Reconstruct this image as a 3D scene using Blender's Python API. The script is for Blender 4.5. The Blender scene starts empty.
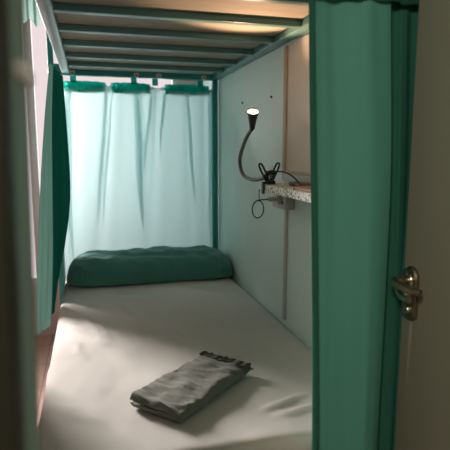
import bpy, bmesh, math, random
from mathutils import Vector, Matrix, noise
random.seed(7)
C = bpy.context.scene.collection
CAMZ = 1.265

# ------------------------------------------------------------------ helpers
def link(o, parent=None):
    C.objects.link(o)
    if parent is not None: o.parent = parent
    return o

def mesh_obj(name, bm, m, parent=None, smooth=True, angle=40):
    bmesh.ops.recalc_face_normals(bm, faces=bm.faces[:])
    me = bpy.data.meshes.new(name)
    bm.to_mesh(me); bm.free()
    if m is not None: me.materials.append(m)
    if smooth:
        for p in me.polygons: p.use_smooth = True
        try: me.set_sharp_from_angle(angle=math.radians(angle))
        except Exception: pass
    return link(bpy.data.objects.new(name, me), parent)

def thing(name, label, cat, group=None):
    o = bpy.data.objects.new(name, None); C.objects.link(o)
    o.empty_display_size = .05
    o['label'] = label; o['category'] = cat
    if group: o['group'] = group
    return o

def tag(o, label, cat, group=None):
    o['label'] = label; o['category'] = cat
    if group: o['group'] = group
    return o

def struct(o):
    o['kind'] = 'structure'; return o

def add_box(bm, a, b, bev=0.0, seg=2):
    x0, y0, z0 = [min(a[i], b[i]) for i in range(3)]
    x1, y1, z1 = [max(a[i], b[i]) for i in range(3)]
    t = bmesh.new()
    bmesh.ops.create_cube(t, size=1)
    for v in t.verts:
        v.co = Vector((x0+(v.co.x+.5)*(x1-x0), y0+(v.co.y+.5)*(y1-y0), z0+(v.co.z+.5)*(z1-z0)))
    if bev > 0:
        bmesh.ops.bevel(t, geom=t.edges[:], offset=bev, segments=seg, affect='EDGES', profile=.5)
    merge(bm, t)

def merge(bm, t):
    me = bpy.data.meshes.new('tmp'); t.to_mesh(me); t.free()
    bm.from_mesh(me); bpy.data.meshes.remove(me)

def box(name, a, b, m, parent=None, bev=0.0):
    bm = bmesh.new(); add_box(bm, a, b, bev)
    return mesh_obj(name, bm, m, parent, smooth=bev > 0)

def catmull(pts, n=8):
    pts = [Vector(p) for p in pts]
    out = []
    for i in range(len(pts)-1):
        p0 = pts[max(i-1, 0)]; p1 = pts[i]; p2 = pts[i+1]; p3 = pts[min(i+2, len(pts)-1)]
        for k in range(n):
            t = k/n
            out.append(.5*((2*p1)+(p2-p0)*t+(2*p0-5*p1+4*p2-p3)*t*t+(3*p1-p0-3*p2+p3)*t**3))
    out.append(pts[-1]); return out

def add_tube(bm, pts, r, seg=10, closed=False, cap=True):
    pts = [Vector(p) for p in pts]; n = len(pts)
    rad = r if callable(r) else (lambda t: r)
    rings = []; prev = None
    for i, p in enumerate(pts):
        if closed: d = (pts[(i+1) % n]-pts[i-1])
        else: d = pts[min(i+1, n-1)]-pts[max(i-1, 0)]
        d.normalize()
        if prev is None:
            u = d.orthogonal().normalized()
        else:
            u = (prev-d*prev.dot(d)).normalized()
        prev = u; w = d.cross(u)
        rr = rad(i/(n-1))
        rings.append([bm.verts.new(p+(u*math.cos(2*math.pi*k/seg)+w*math.sin(2*math.pi*k/seg))*rr) for k in range(seg)])
    for i in range(n if closed else n-1):
        a = rings[i]; b = rings[(i+1) % n]
        for k in range(seg):
            bm.faces.new((a[k], a[(k+1) % seg], b[(k+1) % seg], b[k]))
    if cap and not closed:
        bm.faces.new(rings[0]); bm.faces.new(rings[-1])

def tube(name, pts, r, m, parent=None, seg=10, closed=False):
    bm = bmesh.new(); add_tube(bm, pts, r, seg, closed)
    return mesh_obj(name, bm, m, parent)

def grid_mesh(bm, P):
    """P[i][j] -> Vector ; quads"""
    V = [[bm.verts.new(p) for p in row] for row in P]
    for i in range(len(V)-1):
        for j in range(len(V[0])-1):
            bm.faces.new((V[i][j], V[i+1][j], V[i+1][j+1], V[i][j+1]))
    return V

def lathe(bm, prof, mat, seg=32):
    """prof (r,h) about local Z, mat 4x4"""
    rings = []
    for r, h in prof:
        rings.append([bm.verts.new(mat @ Vector((r*math.cos(2*math.pi*k/seg), r*math.sin(2*math.pi*k/seg), h))) for k in range(seg)])
    for a, b in zip(rings[:-1], rings[1:]):
        for k in range(seg):
            bm.faces.new((a[k], a[(k+1) % seg], b[(k+1) % seg], b[k]))
    return rings

def rounded_box(bm, a, b, r, nx, ny, nz, disp=None):
    """subdivided box with rounded edges and a displacement function"""
    cx = [(a[i]+b[i])/2 for i in range(3)]; h = [(b[i]-a[i])/2 for i in range(3)]
    N = (nx, ny, nz); cache = {}
    def ticks(i):
        n = N[i]; e = [h[i]*(1-math.cos(0)) for _ in ()]
        inner = h[i]-r
        t = [-h[i]+r*k/3 for k in range(3)]+[-inner+2*inner*k/n for k in range(n+1)]+[inner+r*k/3 for k in range(1, 4)]
        return t
    T = [ticks(i) for i in range(3)]
    def vert(i, j, k):
        key = (i, j, k)
        if key in cache: return cache[key]
        p = Vector((T[0][i], T[1][j], T[2][k]))
        q = Vector([max(-(h[m]-r), min(h[m]-r, p[m])) for m in range(3)])
        d = p-q
        n = d.normalized() if d.length > 1e-9 else Vector((0, 0, 1))
        # map the cube-ish offset to the sphere
        p2 = q+n*r
        p2 = Vector([p2[m]+cx[m] for m in range(3)])
        if disp: p2 = disp(p2, n)
        v = bm.verts.new(p2); cache[key] = v; return v
    L = [len(t)-1 for t in T]
    for ax in range(3):
        o = [m for m in range(3) if m != ax]
        for side in (0, L[ax]):
            for i in range(L[o[0]]):
                for j in range(L[o[1]]):
                    ids = []
                    for di, dj in ((0, 0), (1, 0), (1, 1), (0, 1)):
                        c = [0, 0, 0]; c[ax] = side; c[o[0]] = i+di; c[o[1]] = j+dj
                        ids.append(vert(*c))
                    bm.faces.new(ids)

def fbm(x, y, z=0, o=3): return noise.fractal(Vector((x, y, z)), 1.0, 2.0, o)

# ------------------------------------------------------------------ materials
def mat(name, col, rough=.6, metal=0, spec=.4, bump=0, bscale=60, var=0, vscale=4, sheen=0, stretch=(1, 1, 1)):
    m = bpy.data.materials.new(name); m.use_nodes = True
    nt = m.node_tree; N = nt.nodes; L = nt.links
    b = N['Principled BSDF']
    b.inputs['Roughness'].default_value = rough
    b.inputs['Metallic'].default_value = metal
    b.inputs['Specular IOR Level'].default_value = spec
    b.inputs['Base Color'].default_value = (*col, 1)
    if sheen: b.inputs['Sheen Weight'].default_value = sheen
    tc = N.new('ShaderNodeTexCoord'); mp = N.new('ShaderNodeMapping')
    mp.inputs['Scale'].default_value = stretch
    L.new(tc.outputs['Object'], mp.inputs['Vector'])
    n = N.new('ShaderNodeTexNoise'); n.inputs['Scale'].default_value = vscale; n.inputs['Detail'].default_value = 5
    L.new(mp.outputs['Vector'], n.inputs['Vector'])
    r = N.new('ShaderNodeValToRGB')
    r.color_ramp.elements[0].position = .3; r.color_ramp.elements[1].position = .7
    r.color_ramp.elements[0].color = (*[c*(1-var) for c in col], 1)
    r.color_ramp.elements[1].color = (*[min(1, c*(1+var)) for c in col], 1)
    L.new(n.outputs['Fac'], r.inputs['Fac']); L.new(r.outputs['Color'], b.inputs['Base Color'])
    if bump:
        n2 = N.new('ShaderNodeTexNoise'); n2.inputs['Scale'].default_value = bscale; n2.inputs['Detail'].default_value = 3
        L.new(mp.outputs['Vector'], n2.inputs['Vector'])
        bp = N.new('ShaderNodeBump'); bp.inputs['Strength'].default_value = bump; bp.inputs['Distance'].default_value = .01
        L.new(n2.outputs['Fac'], bp.inputs['Height']); L.new(bp.outputs['Normal'], b.inputs['Normal'])
    return m

def cloth_mat(name, col, trans, mix, var=.1, vscale=3, stretch=(1, 1, .3)):
    """thin woven cloth: diffuse + translucent"""
    m = bpy.data.materials.new(name); m.use_nodes = True
    nt = m.node_tree; N = nt.nodes; L = nt.links
    N.remove(N['Principled BSDF']); out = N['Material Output']
    tc = N.new('ShaderNodeTexCoord'); mp = N.new('ShaderNodeMapping'); mp.inputs['Scale'].default_value = stretch
    L.new(tc.outputs['Object'], mp.inputs['Vector'])
    n = N.new('ShaderNodeTexNoise'); n.inputs['Scale'].default_value = vscale; n.inputs['Detail'].default_value = 4
    L.new(mp.outputs['Vector'], n.inputs['Vector'])
    def ramp(c):
        r = N.new('ShaderNodeValToRGB'); r.color_ramp.elements[0].position = .3; r.color_ramp.elements[1].position = .7
        r.color_ramp.elements[0].color = (*[k*(1-var) for k in c], 1); r.color_ramp.elements[1].color = (*[min(1, k*(1+var)) for k in c], 1)
        L.new(n.outputs['Fac'], r.inputs['Fac']); return r
    d = N.new('ShaderNodeBsdfDiffuse'); t = N.new('ShaderNodeBsdfTranslucent'); mx = N.new('ShaderNodeMixShader')
    L.new(ramp(col).outputs['Color'], d.inputs['Color']); L.new(ramp(trans).outputs['Color'], t.inputs['Color'])
    w = N.new('ShaderNodeTexNoise'); w.inputs['Scale'].default_value = 300; L.new(tc.outputs['Object'], w.inputs['Vector'])
    bp = N.new('ShaderNodeBump'); bp.inputs['Strength'].default_value = .12; bp.inputs['Distance'].default_value = .003
    L.new(w.outputs['Fac'], bp.inputs['Height']); L.new(bp.outputs['Normal'], d.inputs['Normal'])
    mx.inputs['Fac'].default_value = mix
    L.new(d.outputs[0], mx.inputs[1]); L.new(t.outputs[0], mx.inputs[2]); L.new(mx.outputs[0], out.inputs['Surface'])
    return m

def emit_mat(name, col, s):
    m = bpy.data.materials.new(name); m.use_nodes = True
    N = m.node_tree.nodes; b = N['Principled BSDF']
    b.inputs['Base Color'].default_value = (*col, 1)
    b.inputs['Emission Color'].default_value = (*col, 1); b.inputs['Emission Strength'].default_value = s
    return m

def glass_mat(name):
    m = bpy.data.materials.new(name); m.use_nodes = True
    nt = m.node_tree; N = nt.nodes; L = nt.links
    N.remove(N['Principled BSDF']); out = N['Material Output']
    t = N.new('ShaderNodeBsdfTransparent'); g = N.new('ShaderNodeBsdfGlossy'); g.inputs['Roughness'].default_value = .02
    fr = N.new('ShaderNodeFresnel'); fr.inputs['IOR'].default_value = 1.2
    mx = N.new('ShaderNodeMixShader')
    L.new(fr.outputs[0], mx.inputs['Fac']); L.new(t.outputs[0], mx.inputs[1]); L.new(g.outputs[0], mx.inputs[2])
    L.new(mx.outputs[0], out.inputs['Surface']); return m

def terrazzo_mat():
    m = mat('terrazzo', (.62, .62, .55), .5)
    nt = m.node_tree; N = nt.nodes; L = nt.links; b = N['Principled BSDF']
    tc = N.new('ShaderNodeTexCoord'); v = N.new('ShaderNodeTexNoise'); v.inputs['Scale'].default_value = 110; v.inputs['Detail'].default_value = 2
    L.new(tc.outputs['Object'], v.inputs['Vector'])
    r = N.new('ShaderNodeValToRGB'); e = r.color_ramp.elements
    e[0].position = .38; e[0].color = (.09, .11, .085, 1); e[1].position = .5; e[1].color = (.76, .80, .73, 1)
    k = e.new(.44); k.color = (.38, .4, .34, 1)
    L.new(v.outputs['Fac'], r.inputs['Fac']); L.new(r.outputs['Color'], b.inputs['Base Color'])
    return m

def tile_mat():
    m = mat('terracotta_tiles', (.42, .2, .15), .45)
    nt = m.node_tree; N = nt.nodes; L = nt.links; b = N['Principled BSDF']
    tc = N.new('ShaderNodeTexCoord'); br = N.new('ShaderNodeTexBrick')
    br.offset = 0; br.inputs['Scale'].default_value = 1; br.inputs['Brick Width'].default_value = .3; br.inputs['Row Height'].default_value = .3
    br.inputs['Mortar Size'].default_value = .004
    br.inputs['Color1'].default_value = (.56, .34, .27, 1); br.inputs['Color2'].default_value = (.50, .30, .235, 1); br.inputs['Mortar'].default_value = (.25, .18, .15, 1)
    L.new(tc.outputs['Object'], br.inputs['Vector']); L.new(br.outputs['Color'], b.inputs['Base Color'])
    return m

M = dict(
    wall=mat('pale_painted_wall', (.60, .79, .73), .6, bump=.05, bscale=35, var=.03),
    wallpink=mat('pink_washed_plaster', (.74, .56, .55), .8, bump=.08, bscale=40, var=.04),
    ceil=mat('ceiling_paint', (.6, .57, .52), .8, var=.03),
    floor=tile_mat(),
    jamb=mat('grey_green_gloss_paint', (.20, .255, .22), .7, spec=.15, var=.05),
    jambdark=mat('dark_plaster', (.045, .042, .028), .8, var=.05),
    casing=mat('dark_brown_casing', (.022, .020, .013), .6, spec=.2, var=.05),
    door=mat('beige_door_paint', (.265, .262, .205), .8, spec=.12, var=.03, vscale=2, bump=.03, bscale=25),
    doorhw=mat('aged_brass_nickel', (.34, .30, .22), .32, metal=1, var=.12, vscale=40),
    chrome=mat('bright_worn_nickel', (.62, .57, .47), .22, metal=1, var=.08, vscale=40),
    frame=mat('window_frame_white', (.80, .68, .68), .5, var=.02),
    glass=glass_mat('window_glass'),
    rail=mat('teal_grey_painted_steel', (.11, .25, .245), .35, var=.06, vscale=8, spec=.6),
    railside=mat('pale_steel_rail', (.24, .31, .31), .35, var=.06, vscale=8, spec=.7),
    post=mat('teal_painted_post', (.03, .29, .28), .4, var=.05),
    board=mat('plywood_underside', (.31, .30, .235), .7, var=.12, vscale=3, stretch=(1, 6, 1), bump=.05),
    sheet=mat('pale_grey_cotton_sheet', (.555, .555, .515), .85, spec=.1, var=.03, bump=.04, bscale=400, sheen=.1),
    pillow=mat('dark_teal_pillowcase', (.06, .225, .195), .8, spec=.2, var=.10, vscale=9, bump=.06, bscale=300, sheen=.25),
    blanket=mat('sage_grey_blanket', (.15, .165, .135), .9, spec=.1, var=.08, vscale=14, bump=.12, bscale=350, sheen=.2),
    ruffle=mat('dark_blanket_edge', (.115, .128, .105), .9, spec=.1, var=.1, vscale=30),
    backcloth=cloth_mat('backlit_pale_teal_cloth', (.28, .52, .49), (.48, .63, .63), .60, var=.03),
    header=cloth_mat('doubled_teal_header', (.02, .20, .165), (.05, .55, .46), .58, var=.22, vscale=18, stretch=(.4, 1, 2)),
    pleatcloth=cloth_mat('pleat_cloth', (.12, .42, .39), (.55, .82, .80), .75, var=.04),
    tealfold=cloth_mat('teal_fold', (.05, .26, .23), (.10, .45, .40), .4, var=.1),
    sidecloth=cloth_mat('lit_side_cloth', (.19, .29, .26), (.27, .42, .38), .45, var=.08),  # side curtain cloth in its lit tone, backlight put into the colour
    shadecloth=cloth_mat('shaded_side_cloth', (.022, .125, .10), (.03, .20, .16), .35, var=.12),  # same side curtain cloth, shade of the unlit inner face painted in
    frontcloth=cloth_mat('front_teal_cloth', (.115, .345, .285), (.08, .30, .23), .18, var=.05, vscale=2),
    hem=cloth_mat('hem_and_shaded_fold_cloth', (.035, .14, .105), (.05, .2, .15), .15, var=.05),  # also on the return fold, where the dark tone stands for shade
    rod=mat('curtain_rod_metal', (.30, .34, .32), .35, metal=.6, var=.05),
    clip=mat('clear_plastic_clip', (.75, .72, .66), .4, var=.03),
    black=mat('black_plastic', (.014, .016, .015), .38, var=.1, vscale=30),
    neck=mat('brown_grey_gooseneck', (.16, .135, .11), .45, metal=.3, var=.15, vscale=60),
    lamphead=mat('dark_lamp_shade', (.05, .047, .040), .35, metal=.4, var=.1, vscale=30),
    lampin=mat('lamp_reflector', (.8, .66, .5), .3, metal=.3),
    bulb=emit_mat('warm_lamp_lens', (1, .80, .58), 9),
    terrazzo=terrazzo_mat(),
    trimw=mat('beige_trim_strip', (.47, .40, .30), .6, var=.08, vscale=10),
    panel=mat('cream_panel', (.60, .57, .49), .65, var=.03),
    plastic=mat('grey_white_plastic', (.44, .45, .41), .45, var=.04),
    terracotta=mat('terracotta_paper', (.42, .19, .11), .75, var=.1, vscale=40),
    screw=mat('dark_screw', (.05, .06, .055), .4, metal=.7),
)

# ------------------------------------------------------------------ the room
XR = .74                     # right wall plane
def slab(name, a, b, m): return struct(box(name, a, b, m))
slab('floor', (-1.9, -1.7, -.1), (XR+.1, 3.6, 0), M['floor'])
slab('ceiling', (-1.9, -1.7, 2.6), (XR+.1, 3.6, 2.7), M['ceil'])
slab('wall_right', (XR, -1.7, 0), (XR+.1, 3.6, 2.6), M['wall'])
slab('wall_left', (-1.9, -1.7, 0), (-1.8, 3.6, 2.6), M['wallpink'])
slab('wall_behind', (-1.8, -1.7, 0), (XR, -1.6, 2.6), M['wallpink'])
# wall with the doorway we look through
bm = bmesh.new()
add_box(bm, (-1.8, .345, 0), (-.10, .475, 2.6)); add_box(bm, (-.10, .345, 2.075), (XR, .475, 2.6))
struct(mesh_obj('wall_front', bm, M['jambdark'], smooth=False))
bm = bmesh.new(); add_box(bm, (-.155, .360, 0), (-.050, .470, 2.07), .003)
for v in bm.verts: v.co.x += (v.co.z-1.30)*.022
jt = struct(mesh_obj('trim_1', bm, M['jamb']))
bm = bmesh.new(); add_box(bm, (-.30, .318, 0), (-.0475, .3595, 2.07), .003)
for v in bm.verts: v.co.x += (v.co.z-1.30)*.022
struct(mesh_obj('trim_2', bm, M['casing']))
pl = box('strike_plate', (-.0512, .385, 1.317), (-.0425, .452, 1.328), M['frame'], jt, bev=.0015)  # pale frame colour stands in for the highlight on the plate
# unseen partition added beside the bunk foot to shade the bed's near corner
slab('wall_shade_blocker', (-.34, .475, 0), (-.28, 1.74, 2.6), M['wallpink'])
# back wall with the window opening
WX0, WX1, WZ0, WZ1 = -1.60, .62, .35, 2.25
bm = bmesh.new()
add_box(bm, (-1.8, 3.5, 0), (WX0, 3.6, 2.6)); add_box(bm, (WX1, 3.5, 0), (XR, 3.6, 2.6))
add_box(bm, (WX0, 3.5, 0), (WX1, 3.6, WZ0)); add_box(bm, (WX0, 3.5, WZ1), (WX1, 3.6, 2.6))
struct(mesh_obj('wall_back', bm, M['wallpink'], smooth=False))
bm = bmesh.new()
f = .05
for a, b in (((WX0, 3.51, WZ0), (WX0+f, 3.57, WZ1)), ((WX1-f, 3.51, WZ0), (WX1, 3.57, WZ1)),
             ((WX0+f, 3.51, WZ0), (WX1-f, 3.57, WZ0+f)), ((WX0+f, 3.51, WZ1-f), (WX1-f, 3.57, WZ1)),
             ((-.385, 3.512, WZ0+f), (-.335, 3.568, WZ1-f))):
    add_box(bm, a, b, .004)
win = struct(mesh_obj('window_1', bm, M['frame']))
for x0, x1 in ((WX0+f, -.385), (-.335, WX1-f)):
    box('pane', (x0, 3.537, WZ0+f), (x1, 3.541, WZ1-f), M['glass'], win)

# framed panel on the right wall, above the shelf
wp = thing('wall_panel', 'cream wall panel with thin beige edge strips above the shelf', 'panel')
box('board', (XR-.006, 1.10, 1.165), (XR+.001, 1.815, 1.655), M['panel'], wp)
box('edge_strip', (XR-.014, 1.815, 1.150), (XR+.001, 1.842, 1.655), M['trimw'], wp, bev=.003)
box('edge_strip', (XR-.014, 1.10, 1.176), (XR+.001, 1.815, 1.186), M['trimw'], wp, bev=.003)
box('ledge', (XR-.02, 1.10, 1.144), (XR+.001, 1.815, 1.176), M['plastic'], wp, bev=.004)

# ------------------------------------------------------------------ the open door on the right
door = struct(box('door_1', (.69, .30, .012), (.73, .974, 2.03), M['door'], bev=.002))
def door_handle(parent):
    h = bpy.data.objects.new('door_handle', None); C.objects.link(h); h.parent = parent
    yc, zc = .942, .945
    # round-ended escutcheon
    bm = bmesh.new()
    hw, hh, th = .026, .062, .010
    out = []
    for k in range(17): a = math.pi*k/16; out.append((yc+hw*math.cos(a), zc+hh-hw+hw*math.sin(a)))
    for k in range(17): a = math.pi+math.pi*k/16; out.append((yc+hw*math.cos(a), zc-hh+hw*.55+hw*.55*math.sin(a)))
    lo = [bm.verts.new((.690, y, z)) for y, z in out]; mid = [bm.verts.new((.690-th*.6, y, z)) for y, z in out]
    hi = [bm.verts.new((.690-th, yc+(y-yc)*.86, zc+(z-zc)*.94)) for y, z in out]
    n = len(out)
    for A, B in ((lo, mid), (mid, hi)):
        for k in range(n): bm.faces.new((A[k], A[(k+1) % n], B[(k+1) % n], B[k]))
    bm.faces.new(hi); bm.faces.new(lo)
    mesh_obj('escutcheon', bm, M['doorhw'], h)
    # lever: neck out from the plate, then along the door
    zl = zc+.031
    pts = catmull([(.682, yc, zl), (.664, yc, zl), (.646, yc+.001, zl), (.637, yc-.008, zl-.001), (.637, yc-.028, zl-.003), (.645, yc-.055, zl-.006), (.655, yc-.078, zl-.007)], 6)
    tube('lever', pts, lambda t: .0095 if t < .3 else .0095-.002*(t-.3), M['doorhw'], h, 14)
    bm = bmesh.new()
    R = Matrix.Translation((.680, yc, zl)) @ Matrix.Rotation(-math.pi/2, 4, 'Y')
    lathe(bm, [(0.0, .004), (.012, .004), (.015, .001), (.0155, -.004)], R)
    mesh_obj('collar', bm, M['chrome'], h)
    # thumb turn
    bm = bmesh.new()
    R = Matrix.Translation((.680, yc-.004, zc-.004)) @ Matrix.Rotation(-math.pi/2, 4, 'Y')
    lathe(bm, [(.011, -.002), (.011, .012), (.009, .015), (0.0, .016)], R)
    tw = mesh_obj('thumb_turn', bm, M['chrome'], h)
    tube('turn_grip', catmull([(.664, yc+.020, zc+.014), (.660, yc+.006, zc-.002), (.660, yc-.016, zc-.006), (.662, yc-.030, zc-.004)], 5), lambda t: .0045+.0045*t, M['chrome'], h, 12)
    bm = bmesh.new()
    R = Matrix.Translation((.681, yc-.004, zc-.036)) @ Matrix.Rotation(-math.pi/2, 4, 'Y')
    lathe(bm, [(.0095, -.002), (.0095, .006), (.008, .008), (0.0, .008)], R)
    mesh_obj('lock_cylinder', bm, M['chrome'], h)
door_handle(door)

# ------------------------------------------------------------------ bunk bed
bed = thing('bunk_bed', 'teal grey painted steel bunk bed frame against the right wall', 'bunk bed')
RZ = 1.665
XL0, XL1 = -.128, -.088
Y0, Y1 = 1.035, 2.905
lr = box('side_rail', (XL0, Y0, RZ), (XL1, Y1-.03, RZ+.045), M['railside'], bed, bev=.004)
rr = box('side_rail', (.690, Y0, RZ), (.738, Y1-.03, RZ+.045), M['rail'], bed, bev=.004)
for i, y in enumerate((1.09, 1.345, 1.60, 1.85, 2.10, 2.36, 2.60)):
    bm = bmesh.new()
    # angle-iron slat: flat bottom flange with a standing web facing the foot
    add_box(bm, (XL1+.001, y-.004, RZ+.002), (.689, y+.024, RZ+.007), .0015)
    add_box(bm, (XL1+.001, y-.006, RZ+.002), (.689, y+.002, RZ+.0235), .0015)
    mesh_obj('slat', bm, M['rail'], bed)
box('end_rail', (-.198, Y1-.055, RZ-.006), (.70, Y1-.015, RZ+.05), M['post'], bed, bev=.004)
box('end_rail', (XL1, Y0, RZ), (.70, Y0+.04, RZ+.045), M['rail'], bed, bev=.004)
box('bunk_board', (XL1+.002, Y0+.01, RZ+.024), (.685, Y1-.06, RZ+.044), M['board'], bed)
for x0, x1, y0, y1 in ((-.198, -.168, Y1-.04, Y1-.01), (.700, .733, Y1-.02, Y1+.012), (-.20, -.166, Y0-.02, Y0+.014)):
    box('post', (x0, y0, 0), (x1, y1, 2.28), M['post'], bed, bev=.004)
box('lower_rail', (-.158, 1.07, .30), (-.128, Y1-.04, .36), M['rail'], bed, bev=.004)
box('lower_rail', (.70, 1.07, .30), (.735, Y1-.04, .36), M['rail'], bed, bev=.004)
box('bed_base', (-.15, 1.045, .345), (.733, Y1-.05, .375), M['board'], bed)
box('foot_rail', (-.165, 1.032, .30), (.70, 1.06, .36), M['rail'], bed, bev=.004)

# ------------------------------------------------------------------ mattress with fitted sheet
MX0, MX1, MY0, MY1, MZ = -.158, .737, 1.025, 2.848, .580
creases = [  # x0,y0,x1,y1,width,height
    (-.12, 2.00, .02, 1.80, .012, .006), (-.06, 2.08, .03, 1.74, .014, .007), (.00, 2.02, .06, 1.70, .012, .005),
    (-.10, 1.86, -.04, 1.62, .012, .005), (.16, 2.0, .24, 1.72, .016, .005), (.26, 1.86, .33, 1.62, .013, .007),
    (.30, 1.90, .40, 1.64, .013, .006), (.20, 1.78, .30, 1.66, .010, .005), (.36, 2.05, .50, 1.80, .018, .005),
    (.42, 1.17, .56, 1.22, .008, .008), (.44, 1.13, .58, 1.16, .010, .006), (.10, 2.35, .30, 2.28, .02, .004),
    (.40, 2.38, .60, 2.2, .02, .005), (.08, 2.20, .16, 1.95, .016, .005), (-.13, 1.35, -.02, 1.22, .02, .004),
]
def segdist(px, py, x0, y0, x1, y1):
    dx, dy = x1-x0, y1-y0; L = dx*dx+dy*dy
    t = max(0, min(1, ((px-x0)*dx+(py-y0)*dy)/L))
    return math.hypot(px-x0-t*dx, py-y0-t*dy), t
def sheet_disp(p, n):
    x, y, z = p
    if n.z > .2 or z > MZ-.02:
        w = 0
        for c in creases:
            wob = .012*noise.noise(Vector((x*14, y*14, c[0]*9)))
            d, t = segdist(x+wob, y+wob, *c[:4])
            w += 1.5*c[5]*math.exp(-(d/c[4])**2)*math.sin(math.pi*min(1, max(0.02, .1+.8*t)))
        w += .006*fbm(x*3.5, y*2.2, 1.3)+.0025*fbm(x*9, y*5, 4.1)
        # soft sag where the mattress rounds over its long edges
        e = min(x-MX0, MX1-x); w -= .010*math.exp(-(e/.05)**2)
        p = p+Vector((0, 0, w*max(0, n.z)))
    else:
        k = .006*fbm(x*6, y*6, z*2)
        p = p+Vector((n.x*k, n.y*k, 0))
    p.x = min(p.x, MX1+.001)
    return p
bm = bmesh.new()
rounded_box(bm, (MX0, MY0, .376), (MX1, MY1, MZ), .030, 70, 150, 6, sheet_disp)
tag(mesh_obj('mattress', bm, M['sheet'], angle=180), 'pale grey sheeted mattress on the lower bunk', 'mattress')

# ------------------------------------------------------------------ pillow
def make_pillow():
    bm = bmesh.new()
    nx, ny = 110, 48
    def pt(u, v, s):
        e = .012*noise.noise(Vector((u*3, v*3, 7)))
        au, av = abs(u), abs(v)
        prof = (max(0, 1-au**11))**.62*(max(0, 1-av**2.5))**.58
        corner = (au*av)**5
        x = u*.443*(1-.05*av**3*(au > .8))
        y = v*.178*(1-.10*au**8)
        x *= 1-.03*corner; y *= 1-.12*corner
        h = .142*prof*(1+.10*fbm(u*2.0, v*1.5, 3)-.10*u*u*.6)
        wr = 0
        if s > 0:
            wr += .009*prof*fbm(u*6+v*2, v*2.5-u*2, 9, 4)
            # gathers pulling from the left end
            wr += .006*math.exp(-((u+.88)/.10)**2)*math.sin(v*15+u*8)*prof
            wr += .004*math.exp(-((u-.72)/.16)**2)*math.sin(v*11-u*14)*prof
            wr -= .007*math.exp(-((v+.35+.12*math.sin(u*3))/.06)**2)*math.exp(-(u/.6)**2)*prof
        z = (h*.90+wr if s > 0 else -h*.10)
        return Vector((x, y, z))
    U = [math.sin(math.pi/2*(-1+2*i/nx)) for i in range(nx+1)]
    Vv = [math.sin(math.pi/2*(-1+2*j/ny)) for j in range(ny+1)]
    for s in (1, -1):
        grid_mesh(bm, [[pt(u, v, s) for v in Vv] for u in U])
    bmesh.ops.remove_doubles(bm, verts=bm.verts[:], dist=.0006)
    o = mesh_obj('pillow', bm, M['pillow'], angle=180)
    o.location = (.300, 2.672, .600); o.rotation_euler = (math.radians(3), 0, math.radians(-1.5))
    return o
tag(make_pillow(), 'long dark teal pillow across the head of the mattress', 'pillow')

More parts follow.
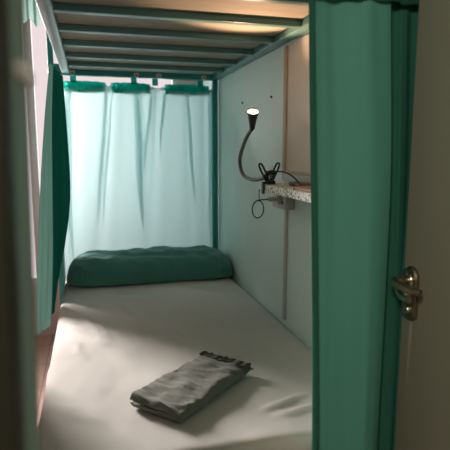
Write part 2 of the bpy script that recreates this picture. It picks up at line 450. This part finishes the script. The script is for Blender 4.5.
# ------------------------------------------------------------------ folded blanket
def make_blanket():
    A = Vector((.078, 1.268)); B = Vector((.188, 1.150)); Cc = Vector((.456, 1.372)); D = Vector((.338, 1.505))
    root = thing('folded_blanket', 'folded sage grey blanket with a ruffled edge lying on the mattress', 'blanket')
    # cross-section in (s, h): s 0 (open side, A-D) .. 1 (fold side, B-C); two thick layers joined at the fold
    prof = []
    def arc(cx, cz, r, a0, a1, n=8, sx=1.0): return [(cx+r*sx*math.cos(math.radians(a0+(a1-a0)*k/n)), cz+r*math.sin(math.radians(a0+(a1-a0)*k/n))) for k in range(n+1)]
    W = .172
    bot, mid0, mid1, top = .001, .0155, .0185, .036
    prof += arc(.008, (bot+mid0)/2, (mid0-bot)/2, 180, 270, 5)
    prof += [(W*k/12, bot) for k in range(2, 11)]
    prof += arc(W-.018, (bot+top)/2, (top-bot)/2, -90, 90, 12)
    prof += [(W*k/12, top) for k in range(10, 1, -1)]
    prof += arc(.006, (mid1+top)/2, (top-mid1)/2, 90, 270, 8)
    prof += [(W*k/12, mid1) for k in range(2, 10)]
    prof += [(W*.80, (mid0+mid1)/2)]
    prof += [(W*k/12, mid0) for k in range(9, 1, -1)]
    prof += arc(.008, (bot+mid0)/2, (mid0-bot)/2, 90, 180, 5)[:-1]
    n = len(prof); NL = 72
    bm = bmesh.new(); rings = []
    for i in range(NL+1):
        t = i/NL
        P0 = A.lerp(D, t); P1 = B.lerp(Cc, t); ax = (P1-P0).normalized(); al = (Cc-B).normalized()
        end = min(t, 1-t); k = min(1, end/.02); sc = .55+.45*math.sqrt(max(0, 1-(1-k)**2))
        ring = []
        for s, h in prof:
            q = P0+ax*(s+(W-s)*.02*(0))
            lift = h/top
            # slouching top: wavy, thinner at far end
            hh = .019+(h-.019)*sc
            hh *= 1.0-.10*t
            amp = lift if h > .02 else 0
            hh += amp*(.0045*fbm(q.x*16, q.y*16, 2)+.0045*fbm(q.x*38, q.y*38, 5)+.0018*noise.noise(Vector((q.x*110, q.y*110, 1))))
            # diagonal wrinkle ridges on top
            rr = math.sin((s*.9/W*2.2+t*1.0)*6+1.5*noise.noise(Vector((t*4, s*20, 0))))
            hh += amp*.0022*rr
            ed = .004*noise.noise(Vector((t*9, h*90, 3)))
            tip = (.010*noise.noise(Vector((s*22, h*50, 8+5*(t > .5))))) if (t < .01 or t > .99) else 0
            gap = 0
            if s < .11 and .014 < h < .0172: gap = -.003*(1-s/.11)      # layers part at the open side
            if s < .11 and .0172 <= h < .021: gap = .004*(1-s/.11)
            q = q+ax*ed*(1 if s < .02 or s > W-.03 else .2)+al*tip
            ring.append(bm.verts.new((q.x, q.y, MZ+.003+max(.0005, hh+gap))))
        rings.append(ring)
    for a, b in zip(rings[:-1], rings[1:]):
        for k in range(n): bm.faces.new((a[k], a[(k+1) % n], b[(k+1) % n], b[k]))
    for r in (rings[0], rings[-1]):
        bmesh.ops.triangulate(bm, faces=[bm.faces.new(r)])
    mesh_obj('folded_cloth', bm, M['blanket'], root, angle=75)
    # ruffled end: a rippling ribbon along the far edge (D-C)
    bm = bmesh.new(); rows = []
    al = (Cc-B).normalized(); ax = (Cc-D).normalized()
    for i in range(141):
        t = i/140; q = D.lerp(Cc, t)
        w = math.sin(t*118+3*math.sin(t*11)); w2 = math.sin(t*41+1)
        r = []
        for j in range(6):
            v = j/5
            off = -.034+.036*v+.002*w2*v
            z = MZ+.0375+.0022*w*(.4+.6*v)+.003*math.sin(v*3)-.006*v*v+.002*w2
            if t > .93: z -= .012*(t-.93)/.07
            p = q+al*off+ax*(.004*w*v)
            r.append(Vector((p.x, p.y, z)))
        rows.append(r)
    grid_mesh(bm, rows)
    o = mesh_obj('ruffled_edge', bm, M['ruffle'], root, angle=180)
    md = o.modifiers.new('thick', 'SOLIDIFY'); md.thickness = .0025
    return root
make_blanket()

# ------------------------------------------------------------------ curtains
def loft(name, sections, nz, nu, m, parent, wob=.004, seed=0, thick=.0015):
    """sections: list of (z, [(x,y)...]) from top to bottom, every list the same length"""
    bm = bmesh.new(); rows = []
    npt = len(sections[0][1])
    cols = [catmull([(p[1][k][0], p[1][k][1], p[0]) for p in sections], nz) for k in range(npt)]
    for i in range(len(cols[0])):
        line = catmull([cols[k][i] for k in range(npt)], nu)
        row = []
        for j, p in enumerate(line):
            u = j/(len(line)-1)
            d = wob*noise.noise(Vector((u*7+seed, p.z*1.6, seed*3.1)))
            row.append(p+Vector((d*.4, d, 0)))
        rows.append(row)
    grid_mesh(bm, rows)
    o = mesh_obj(name, bm, m, parent, angle=180)
    md = o.modifiers.new('thick', 'SOLIDIFY'); md.thickness = thick; md.offset = 0
    return o

# back curtain between bed head and window
YB = 2.945
bc = thing('window_curtain', 'pale backlit teal curtain hanging behind the head of the bed', 'curtain')
pockets = [(-.128, .098), (.128, .345), (.432, .690)]
def back_panel():
    bm = bmesh.new(); rows = []
    zt, zb = 1.602, .42
    nz, nx = 60, 220
    folds = [(.112, .9, -.10), (.385, .7, -.06), (.30, .35, .03), (.56, .4, .02), (-.09, .3, 0.0), (.66, .3, .0)]
    for i in range(nz+1):
        v = i/nz; z = zt+(zb-zt)*v
        row = []
        for j in range(nx+1):
            u = j/nx; x = -.168+u*(.708+.168)
            y = YB-.10*max(0, 1-u/.02)**1.5
            for xc, a, lean in folds:
                d = (x-(xc+lean*v))/(.014+.030*v)
                y -= .020*a*(1-.65*v)*math.exp(-d*d)
                d2 = (x-(xc+.05+lean*v))/(.03+.03*v)
                y += .010*a*(1-.6*v)*math.exp(-d2*d2)
            y += .008*noise.noise(Vector((x*5, z*1.1, 2)))*min(1, v*3)
            zz = z
            if i < 4:
                y -= .016*(1-i/4)
            if i == 0:
                zz += .006*math.sin(x*19)
                for a_, b_ in ((.098, .128), (.345, .432)):
                    if a_ < x < b_: zz += .022*(1-math.sin(math.pi*(x-a_)/(b_-a_))**2*.8)
            row.append(Vector((x, y, zz)))
        rows.append(row)
    grid_mesh(bm, rows)
    return mesh_obj('curtain_panel', bm, M['backcloth'], bc, angle=180)
back_panel()
def pleat(x0, x1, w0, w1, zb, m):   # second layer of cloth where a fold doubles over
    bm = bmesh.new(); rows = []
    for i in range(31):
        v = i/30; xc = x0+(x1-x0)*v; w = (w0+(w1-w0)*v)*min(1, (1-v)*1.6)**.8+.002
        z = 1.592+(zb-1.592)*v
        rows.append([Vector((xc+w*(k/6-.5)+.004*math.sin(v*7), YB+.012+.006*math.sin(k*1.05), z)) for k in range(7)])
    grid_mesh(bm, rows); mesh_obj('pleat', bm, m, bc, angle=180)
for a in ((.112, .030, .016, .045, .85), (.350, .300, .012, .030, 1.15), (.425, .395, .014, .022, 1.25), (.55, .60, .010, .035, .95), (.262, .285, .03, .06, .80), (-.125, -.135, .02, .045, .62), (.690, .690, .022, .026, .62)):
    pleat(*a, M['pleatcloth'])
def pocket(x0, x1, seed):
    bm = bmesh.new(); rows = []
    n = 40
    for i in range(n+1):
        t = i/n; x = x0+(x1-x0)*t
        r = []
        squash = .85+.15*math.sin(math.pi*t)
        for k in range(19):
            a = 2*math.pi*k/18
            zz = 1.611+.032*squash*math.sin(a)+.004*noise.noise(Vector((t*9, k*.7, seed)))
            yy = YB+.013*math.cos(a)*(1+.25*math.sin(t*40+seed))
            r.append(Vector((x, yy, zz)))
        rows.append(r)
    grid_mesh(bm, rows)
    bmesh.ops.remove_doubles(bm, verts=bm.verts[:], dist=.0001)
    mesh_obj('rod_pocket', bm, M['header'], bc, angle=180)
for i, (a, b) in enumerate(pockets): pocket(a, b, i*3.3)
for x in (-.075, .255, .375, .640):   # narrow loops up to the rail
    box('hanging_tab', (x-.016, YB-.006, 1.630), (x+.016, YB-.003, 1.668), M['tealfold'], bc)
rd = tube('curtain_rod', [(-.135, YB, 1.612), (.735, YB, 1.612)], .006, M['rod'])
tag(rd, 'thin metal rod through the pockets of the pale back curtain', 'rod')
# clips on the head rail
for k, x in enumerate((-.075, .262, .385, .640)):
    bm = bmesh.new()
    add_tube(bm, [(x+.012*math.cos(a), Y1-.058, RZ+.012-.016*math.sin(a)) for a in [math.pi*q/10 for q in range(11)]], .0035, 8)
    add_box(bm, (x-.013, Y1-.060, RZ+.008), (x+.013, Y1-.0545, RZ+.018), .001)
    o = mesh_obj('rail_clip', bm, M['clip'])
    tag(o, ['clear plastic clip on the bunk head rail nearest the left curtain', 'left one of the two neighbouring plastic clips mid head rail',
            'right one of the two neighbouring plastic clips mid head rail', 'clear plastic clip on the bunk head rail nearest the right wall'][k], 'clip', 'plastic clips along the head rail')

# side curtain bunched at the head end of the long side
sc = thing('side_curtain', 'green curtain bunched at the left corner of the bed head', 'curtain')
def side_panel(levels, m, seed, waves):
    secs = []
    for z, a, b, amp in levels:      # a: far end (x,y), b: near end, folds across the line
        pts = []
        n = waves*2+1
        dx, dy = b[0]-a[0], b[1]-a[1]; L = math.hypot(dx, dy); nx, ny = -dy/L, dx/L
        for k in range(n):
            t = k/(n-1); o = amp*(1 if k % 2 else -1)*(.6+.4*math.sin(k*1.7+seed))
            pts.append((a[0]+dx*t+nx*o, a[1]+dy*t+ny*o))
        secs.append((z, pts))
    loft('curtain_panel', secs, 8, 6, m, sc, .004, seed)
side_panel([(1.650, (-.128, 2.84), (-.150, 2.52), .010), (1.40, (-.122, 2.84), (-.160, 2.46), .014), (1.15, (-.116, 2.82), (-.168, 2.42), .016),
            (.98, (-.122, 2.80), (-.172, 2.40), .016), (.80, (-.150, 2.78), (-.178, 2.38), .014), (.65, (-.182, 2.76), (-.188, 2.38), .010), (.50, (-.215, 2.74), (-.200, 2.38), .008)], M['shadecloth'], 5, 5)
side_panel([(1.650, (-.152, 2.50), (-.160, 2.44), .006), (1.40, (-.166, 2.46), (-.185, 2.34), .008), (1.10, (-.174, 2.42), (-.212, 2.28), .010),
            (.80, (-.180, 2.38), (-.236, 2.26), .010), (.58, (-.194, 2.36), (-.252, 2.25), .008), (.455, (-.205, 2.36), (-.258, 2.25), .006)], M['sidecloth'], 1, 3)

# cloth hanging from the upper bunk, outside the rail
uc = thing('upper_curtain', 'scrap of teal curtain hanging outside the upper bunk rail', 'curtain')
bm = bmesh.new(); rows = []
for i in range(25):
    v = i/24; row = []
    for j in range(33):
        u = j/32; x = -.36+u*.14
        zb = 1.905+.035*abs(math.sin(u*7))-.04*u
        row.append(Vector((x, 2.78+.012*math.sin(u*26)*(1-.4*v), 2.24+(zb-2.24)*v)))
    rows.append(row)
grid_mesh(bm, rows)
mesh_obj('curtain_panel', bm, M['sidecloth'], uc, angle=180)
tag(tube('curtain_rod', [(-1.8, 2.78, 2.245), (XR, 2.78, 2.245)], .008, M['rod']), 'rod above the upper bunk holding the teal scrap of curtain', 'rod')

# near curtain at the foot end on the right
fc = thing('foot_curtain', 'large teal curtain hanging at the foot of the bunk beside the door', 'curtain')
def fsec(z, xl, flare):
    pts = []
    n = 14
    for k in range(n):
        t = k/(n-1)
        x = xl+(.632+.022*min(1, max(0, (1.58-z)/.4))-xl)*t
        pts.append((x, .994++.023*math.sin(t*5.4+.4+.5*flare)*(.25+.75*flare)-.002))
    return (z, pts)
loft('curtain_panel', [fsec(1.77, .450, .15), fsec(1.58, .449, .2), fsec(1.25, .462, .5), fsec(.95, .475, .8), fsec(.65, .486, 1.0), fsec(.30, .494, 1.1), fsec(.10, .497, 1.15)], 10, 8, M['frontcloth'], fc, .005, 2)
loft('return_fold', [(z, [(x, .994), (x+.012, 1.010), (x+.030, 1.014), (x+.040, 1.004), (x+.052, 1.003), (x+.062+.010*(z>1.2), 1.013), (x+.074+.024*(z>1.2), 1.010)]) for z, x in ((1.77, .628), (1.58, .628), (1.25, .642), (.95, .650), (.65, .650), (.30, .650), (.10, .650))], 10, 8, M['hem'], fc, .003, 4)  # fold in shade: its shadow is put into the darker cloth colour
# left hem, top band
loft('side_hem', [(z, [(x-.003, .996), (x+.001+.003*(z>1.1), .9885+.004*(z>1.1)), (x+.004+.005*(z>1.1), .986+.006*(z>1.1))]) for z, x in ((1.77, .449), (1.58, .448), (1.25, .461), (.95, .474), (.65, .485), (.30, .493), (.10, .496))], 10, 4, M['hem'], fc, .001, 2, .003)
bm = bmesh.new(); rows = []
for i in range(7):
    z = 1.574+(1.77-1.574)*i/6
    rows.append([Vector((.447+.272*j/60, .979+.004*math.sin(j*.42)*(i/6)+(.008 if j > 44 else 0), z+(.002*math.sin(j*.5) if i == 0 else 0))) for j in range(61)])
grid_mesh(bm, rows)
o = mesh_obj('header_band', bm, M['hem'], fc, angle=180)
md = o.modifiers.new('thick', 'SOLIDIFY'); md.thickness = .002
tag(tube('curtain_rod', [(-.19, 1.003, 1.775), (.735, 1.003, 1.775)], .008, M['rod']), 'metal rod carrying the large teal foot curtain', 'rod')

# ------------------------------------------------------------------ shelf and what is on it
SX, SY0, SY1, ST = .602, 1.16, 1.762, 1.142
sh = thing('wall_shelf', 'speckled stone shelf fixed to the right wall', 'shelf')
bm = bmesh.new()
corner = []
r = .03
out = [(XR, SY0), (SX, SY0)]+[(SX+r-r*math.cos(a), SY1-r+r*math.sin(a)) for a in [math.pi/2*k/8 for k in range(9)]]+[(XR, SY1)]
lo = [bm.verts.new((x, y, ST-.026)) for x, y in out]; hi = [bm.verts.new((x, y, ST)) for x, y in out]
for k in range(len(out)): bm.faces.new((lo[k], lo[(k+1) % len(out)], hi[(k+1) % len(out)], hi[k]))
bm.faces.new(hi); bm.faces.new(lo)
mesh_obj('shelf_board', bm, M['terrazzo'], sh, angle=30)
bx_ = box('bracket', (.66, 1.30, 1.085), (XR, 1.32, ST-.026), M['plastic'], sh, bev=.003)

# reading lamp
lamp = thing('reading_lamp', 'lit clip-on gooseneck reading lamp clamped to the stone shelf', 'lamp')
cp = Vector((.620, 1.700, ST+.004))
def handle(top, bot, w):
    """rounded loop-shaped clip handle between two points, wide along Y"""
    top = Vector(top); bot = Vector(bot); d = (top-bot); L = d.length; d.normalize()
    side = Vector((.55, -.83, 0)); side = (side-d*side.dot(d)).normalized(); nrm = d.cross(side)
    side = d.cross(Vector((.35, .93, -.05))).normalized()
    bm = bmesh.new(); loop = []
    for k in range(28):
        a = 2*math.pi*k/28
        l = .5*L+math.copysign(abs(math.sin(a))**.7, math.sin(a))*.5*L
        ww = w*math.copysign(abs(math.cos(a))**.7, math.cos(a))*(.7+.3*l/L)
        loop.append(bot+d*l+side*ww)
    add_tube(bm, loop, .0036, 8, closed=True)
    # solid lower half of the handle
    c = [bot+side*(-w*.7), bot+side*(w*.7), bot+d*(L*.45)+side*(w*.85), bot+d*(L*.45)-side*(w*.85)]
    n = (c[1]-c[0]).cross(c[2]-c[0]).normalized()*.003
    va = [bm.verts.new(p+n) for p in c]; vb = [bm.verts.new(p-n) for p in c]
    bm.faces.new(va); bm.faces.new(vb[::-1])
    for k in range(4): bm.faces.new((va[k], va[(k+1) % 4], vb[(k+1) % 4], vb[k]))
    return bm
mesh_obj('clamp_handle', handle(cp+Vector((-.030, .012, .070)), cp+Vector((0, 0, .0)), .0075), M['black'], lamp)
mesh_obj('clamp_handle', handle(cp+Vector((.036, -.004, .072)), cp+Vector((.008, 0, .004)), .0075), M['black'], lamp)
bm = bmesh.new()
add_box(bm, cp+Vector((-.006, -.014, -.006)), cp+Vector((.022, .014, .010)), .003)
add_box(bm, (SX-.006, cp.y-.012, ST-.034), (SX-.0005, cp.y+.012, ST+.010), .002)
add_box(bm, (SX-.006, cp.y-.012, ST+.003), (cp.x+.01, cp.y+.012, ST+.010), .002)
mesh_obj('clamp_jaw', bm, M['black'], lamp)
sp = []
for k in range(61):
    a = k/60*2*math.pi*5
    sp.append(cp+Vector((.004+.006*math.cos(a), -.012+.024*k/60, .026+.006*math.sin(a))))
tube('clamp_spring', sp, .0014, M['chrome'], lamp, 6)
bm = bmesh.new(); add_tube(bm, [cp+Vector((-.012, 0, .034)), cp+Vector((.024, -.002, .040))], .010, 14)
mesh_obj('clamp_hub', bm, M['black'], lamp)
HEAD = Vector((.600, 1.835, 1.348))
AX = Vector((-.16, -.60, .78)).normalized()
neck = catmull([cp+Vector((.0, .004, .034)), (.612, 1.72, 1.165), (.604, 1.82, 1.152), (.600, 1.93, 1.160), (.600, 1.985, 1.192), (.600, 1.992, 1.235),
                (.600, 1.945, 1.285), (.600, 1.890, 1.322), HEAD-AX*.004], 12)
tube('gooseneck', neck, .0075, M['neck'], lamp, 12)
Q = Matrix.Translation(HEAD) @ AX.to_track_quat('Z', 'Y').to_matrix().to_4x4()
bm = bmesh.new()
lathe(bm, [(.0, -.006), (.009, -.006), (.0105, .0), (.011, .008), (.0145, .032), (.0195, .062), (.0222, .076), (.0217, .078), (.0208, .076), (.019, .062)], Q)
mesh_obj('lamp_shade', bm, M['lamphead'], lamp)
bm = bmesh.new()
lathe(bm, [(.0, .0735), (.012, .0730), (.0185, .0710), (.0200, .0685), (.0, .060)], Q)
mesh_obj('lamp_lens', bm, M['bulb'], lamp)
tube('power_cord', catmull([cp+Vector((.010, -.004, .036)), cp+Vector((.024, -.03, .043)), cp+Vector((.036, -.075, .041)), cp+Vector((.044, -.13, .026)), cp+Vector((.046, -.18, .006)), cp+Vector((.048, -.205, -.0012)), cp+Vector((.052, -.222, -.0012))], 8), .0027, M['black'], lamp, 8)

# small things on the shelf
o = box('dark_case', (.668, 1.515, ST+.0005), (.712, 1.63, ST+.013), M['neck'], bev=.004)
tag(o, 'small dark flat case on the shelf behind the lamp cord', 'case')
bk = thing('booklet', 'terracotta brown booklet lying on the near part of the shelf', 'booklet')
box('cover', (.618, 1.235, ST+.0075), (.732, 1.468, ST+.0095), M['terracotta'], bk)
box('cover', (.618, 1.235, ST+.0005), (.732, 1.468, ST+.0022), M['terracotta'], bk)
box('pages', (.621, 1.238, ST+.0022), (.730, 1.465, ST+.0075), M['panel'], bk)

# power strip below the shelf with plug, looped cable and conduit
ps = thing('power_strip', 'grey white plastic socket box on the wall under the shelf', 'socket')
box('socket_box', (.700, 1.735, 1.040), (XR, 1.875, 1.098), M['plastic'], ps, bev=.005)
box('socket_box', (.686, 1.775, 1.058), (.703, 1.835, 1.100), M['plastic'], ps, bev=.004)
for y in (1.762, 1.846):
    bm = bmesh.new()
    lathe(bm, [(.0, .001), (.006, .001), (.0075, 0)], Matrix.Translation((.6995, y, 1.066)) @ Matrix.Rotation(-math.pi/2, 4, 'Y'), 16)
    mesh_obj('socket_hole', bm, M['screw'], ps)
o = box('cable_conduit', (XR-.010, 1.800, .585), (XR+.001, 1.822, 1.041), M['plastic'], None, bev=.003)
tag(o, 'thin vertical cable cover running down the wall below the socket box', 'conduit')
ch = thing('plug_cable', 'grey plug with a looped black cable hanging under the shelf', 'cable')
box('plug', (.650, 1.772, 1.070), (.697, 1.800, 1.088), M['plastic'], ch, bev=.004)
bm = bmesh.new()
lc = Vector((.606, 1.775, 1.043))
add_tube(bm, [lc+Vector((.027*math.cos(a)-.004*math.sin(a)*0, .012*math.cos(a), .033*math.sin(a))) for a in [2*math.pi*k/40 for k in range(40)]], .0021, 8, closed=True)
add_tube(bm, catmull([lc+Vector((-.018, -.006, .026)), lc+Vector((.0, 0, .034)), lc+Vector((.024, 0, .036)), (.652, 1.786, 1.079)], 8), .0024, 8)
add_tube(bm, catmull([lc+Vector((.004, 0, .034)), lc+Vector((.004, 0, .055)), lc+Vector((.003, -.004, .074)), (SX+.004, SY1-.008, ST-.026)], 8), .0018, 8)
mesh_obj('cable_loop', bm, M['black'], ch)

# screws in the wall
for k, (y, z) in enumerate(((2.412, 1.495), (2.001, 1.483))):
    bm = bmesh.new()
    lathe(bm, [(.0, .008), (.0045, .007), (.006, .004), (.003, .003), (.003, -.002)], Matrix.Translation((XR, y, z)) @ Matrix.Rotation(-math.pi/2, 4, 'Y'), 14)
    tag(mesh_obj('wall_screw', bm, M['screw']), ['small dark screw in the wall nearer the bed head', 'small dark screw in the wall nearer the cream panel'][k], 'screw', 'screws in the right wall')

# ------------------------------------------------------------------ light
def area(name, loc, target, sx, sy, power, col, spread=180):
    l = bpy.data.lights.new(name, 'AREA'); l.shape = 'RECTANGLE'; l.size = sx; l.size_y = sy; l.energy = power; l.color = col
    l.spread = math.radians(spread)
    o = bpy.data.objects.new(name, l); C.objects.link(o); o.location = loc
    o.rotation_euler = (Vector(target)-Vector(loc)).to_track_quat('-Z', 'Y').to_euler(); return o
area('daylight_left', (-1.15, 3.75, 1.65), (.05, 1.65, .6), .52, .9, 52, (1, .88, .85), 100)
area('daylight_right', (.20, 3.80, 1.45), (.25, 2.0, 1.2), 1.1, 1.6, 14, (.86, 1, .98))
area('corridor_fill', (-.70, -.75, 2.10), (.58, 1.0, 1.1), .35, .35, 19, (1, .92, .74))  # unseen lamp added to brighten the foot curtain and the door
s = bpy.data.lights.new('reading_lamp_light', 'SPOT'); s.energy = 13; s.color = (1, .56, .34); s.spot_size = math.radians(92); s.spot_blend = .5; s.shadow_soft_size = .018
so = bpy.data.objects.new('reading_lamp_light', s); C.objects.link(so)
so.location = HEAD+AX*.082; so.rotation_euler = AX.to_track_quat('-Z', 'Y').to_euler()

w = bpy.data.worlds.new('World'); bpy.context.scene.world = w; w.use_nodes = True
bg = w.node_tree.nodes['Background']; bg.inputs['Color'].default_value = (1, .84, .86, 1); bg.inputs['Strength'].default_value = .8

# ------------------------------------------------------------------ camera
f_px = 497.0
cam = bpy.data.cameras.new('camera'); cam.sensor_width = 36; cam.sensor_fit = 'HORIZONTAL'; cam.lens = f_px/450*36
cam.clip_start = .02
co = bpy.data.objects.new('camera', cam); C.objects.link(co)
d = Vector((90-225, 75, f_px)).normalized()
th = math.atan2(d.y, d.z)
zc = Vector((0, math.cos(th), -math.sin(th)))
# world axes in camera coordinates (x right, y up, z forward)
yw = d; zw = zc; xw = Vector((zw.y*yw.z-zw.z*yw.y, zw.z*yw.x-zw.x*yw.z, zw.x*yw.y-zw.y*yw.x))
Rm = Matrix(((xw.x, xw.y, -xw.z), (yw.x, yw.y, -yw.z), (zw.x, zw.y, -zw.z)))
co.matrix_world = Matrix.Translation((0, 0, CAMZ)) @ Rm.to_4x4()
cam.dof.use_dof = True; cam.dof.focus_distance = 1.7; cam.dof.aperture_fstop = 4.2
sc_ = bpy.context.scene
sc_.camera = co
sc_.view_settings.view_transform = 'Standard'
sc_.view_settings.look = 'None'
sc_.view_settings.exposure = .12
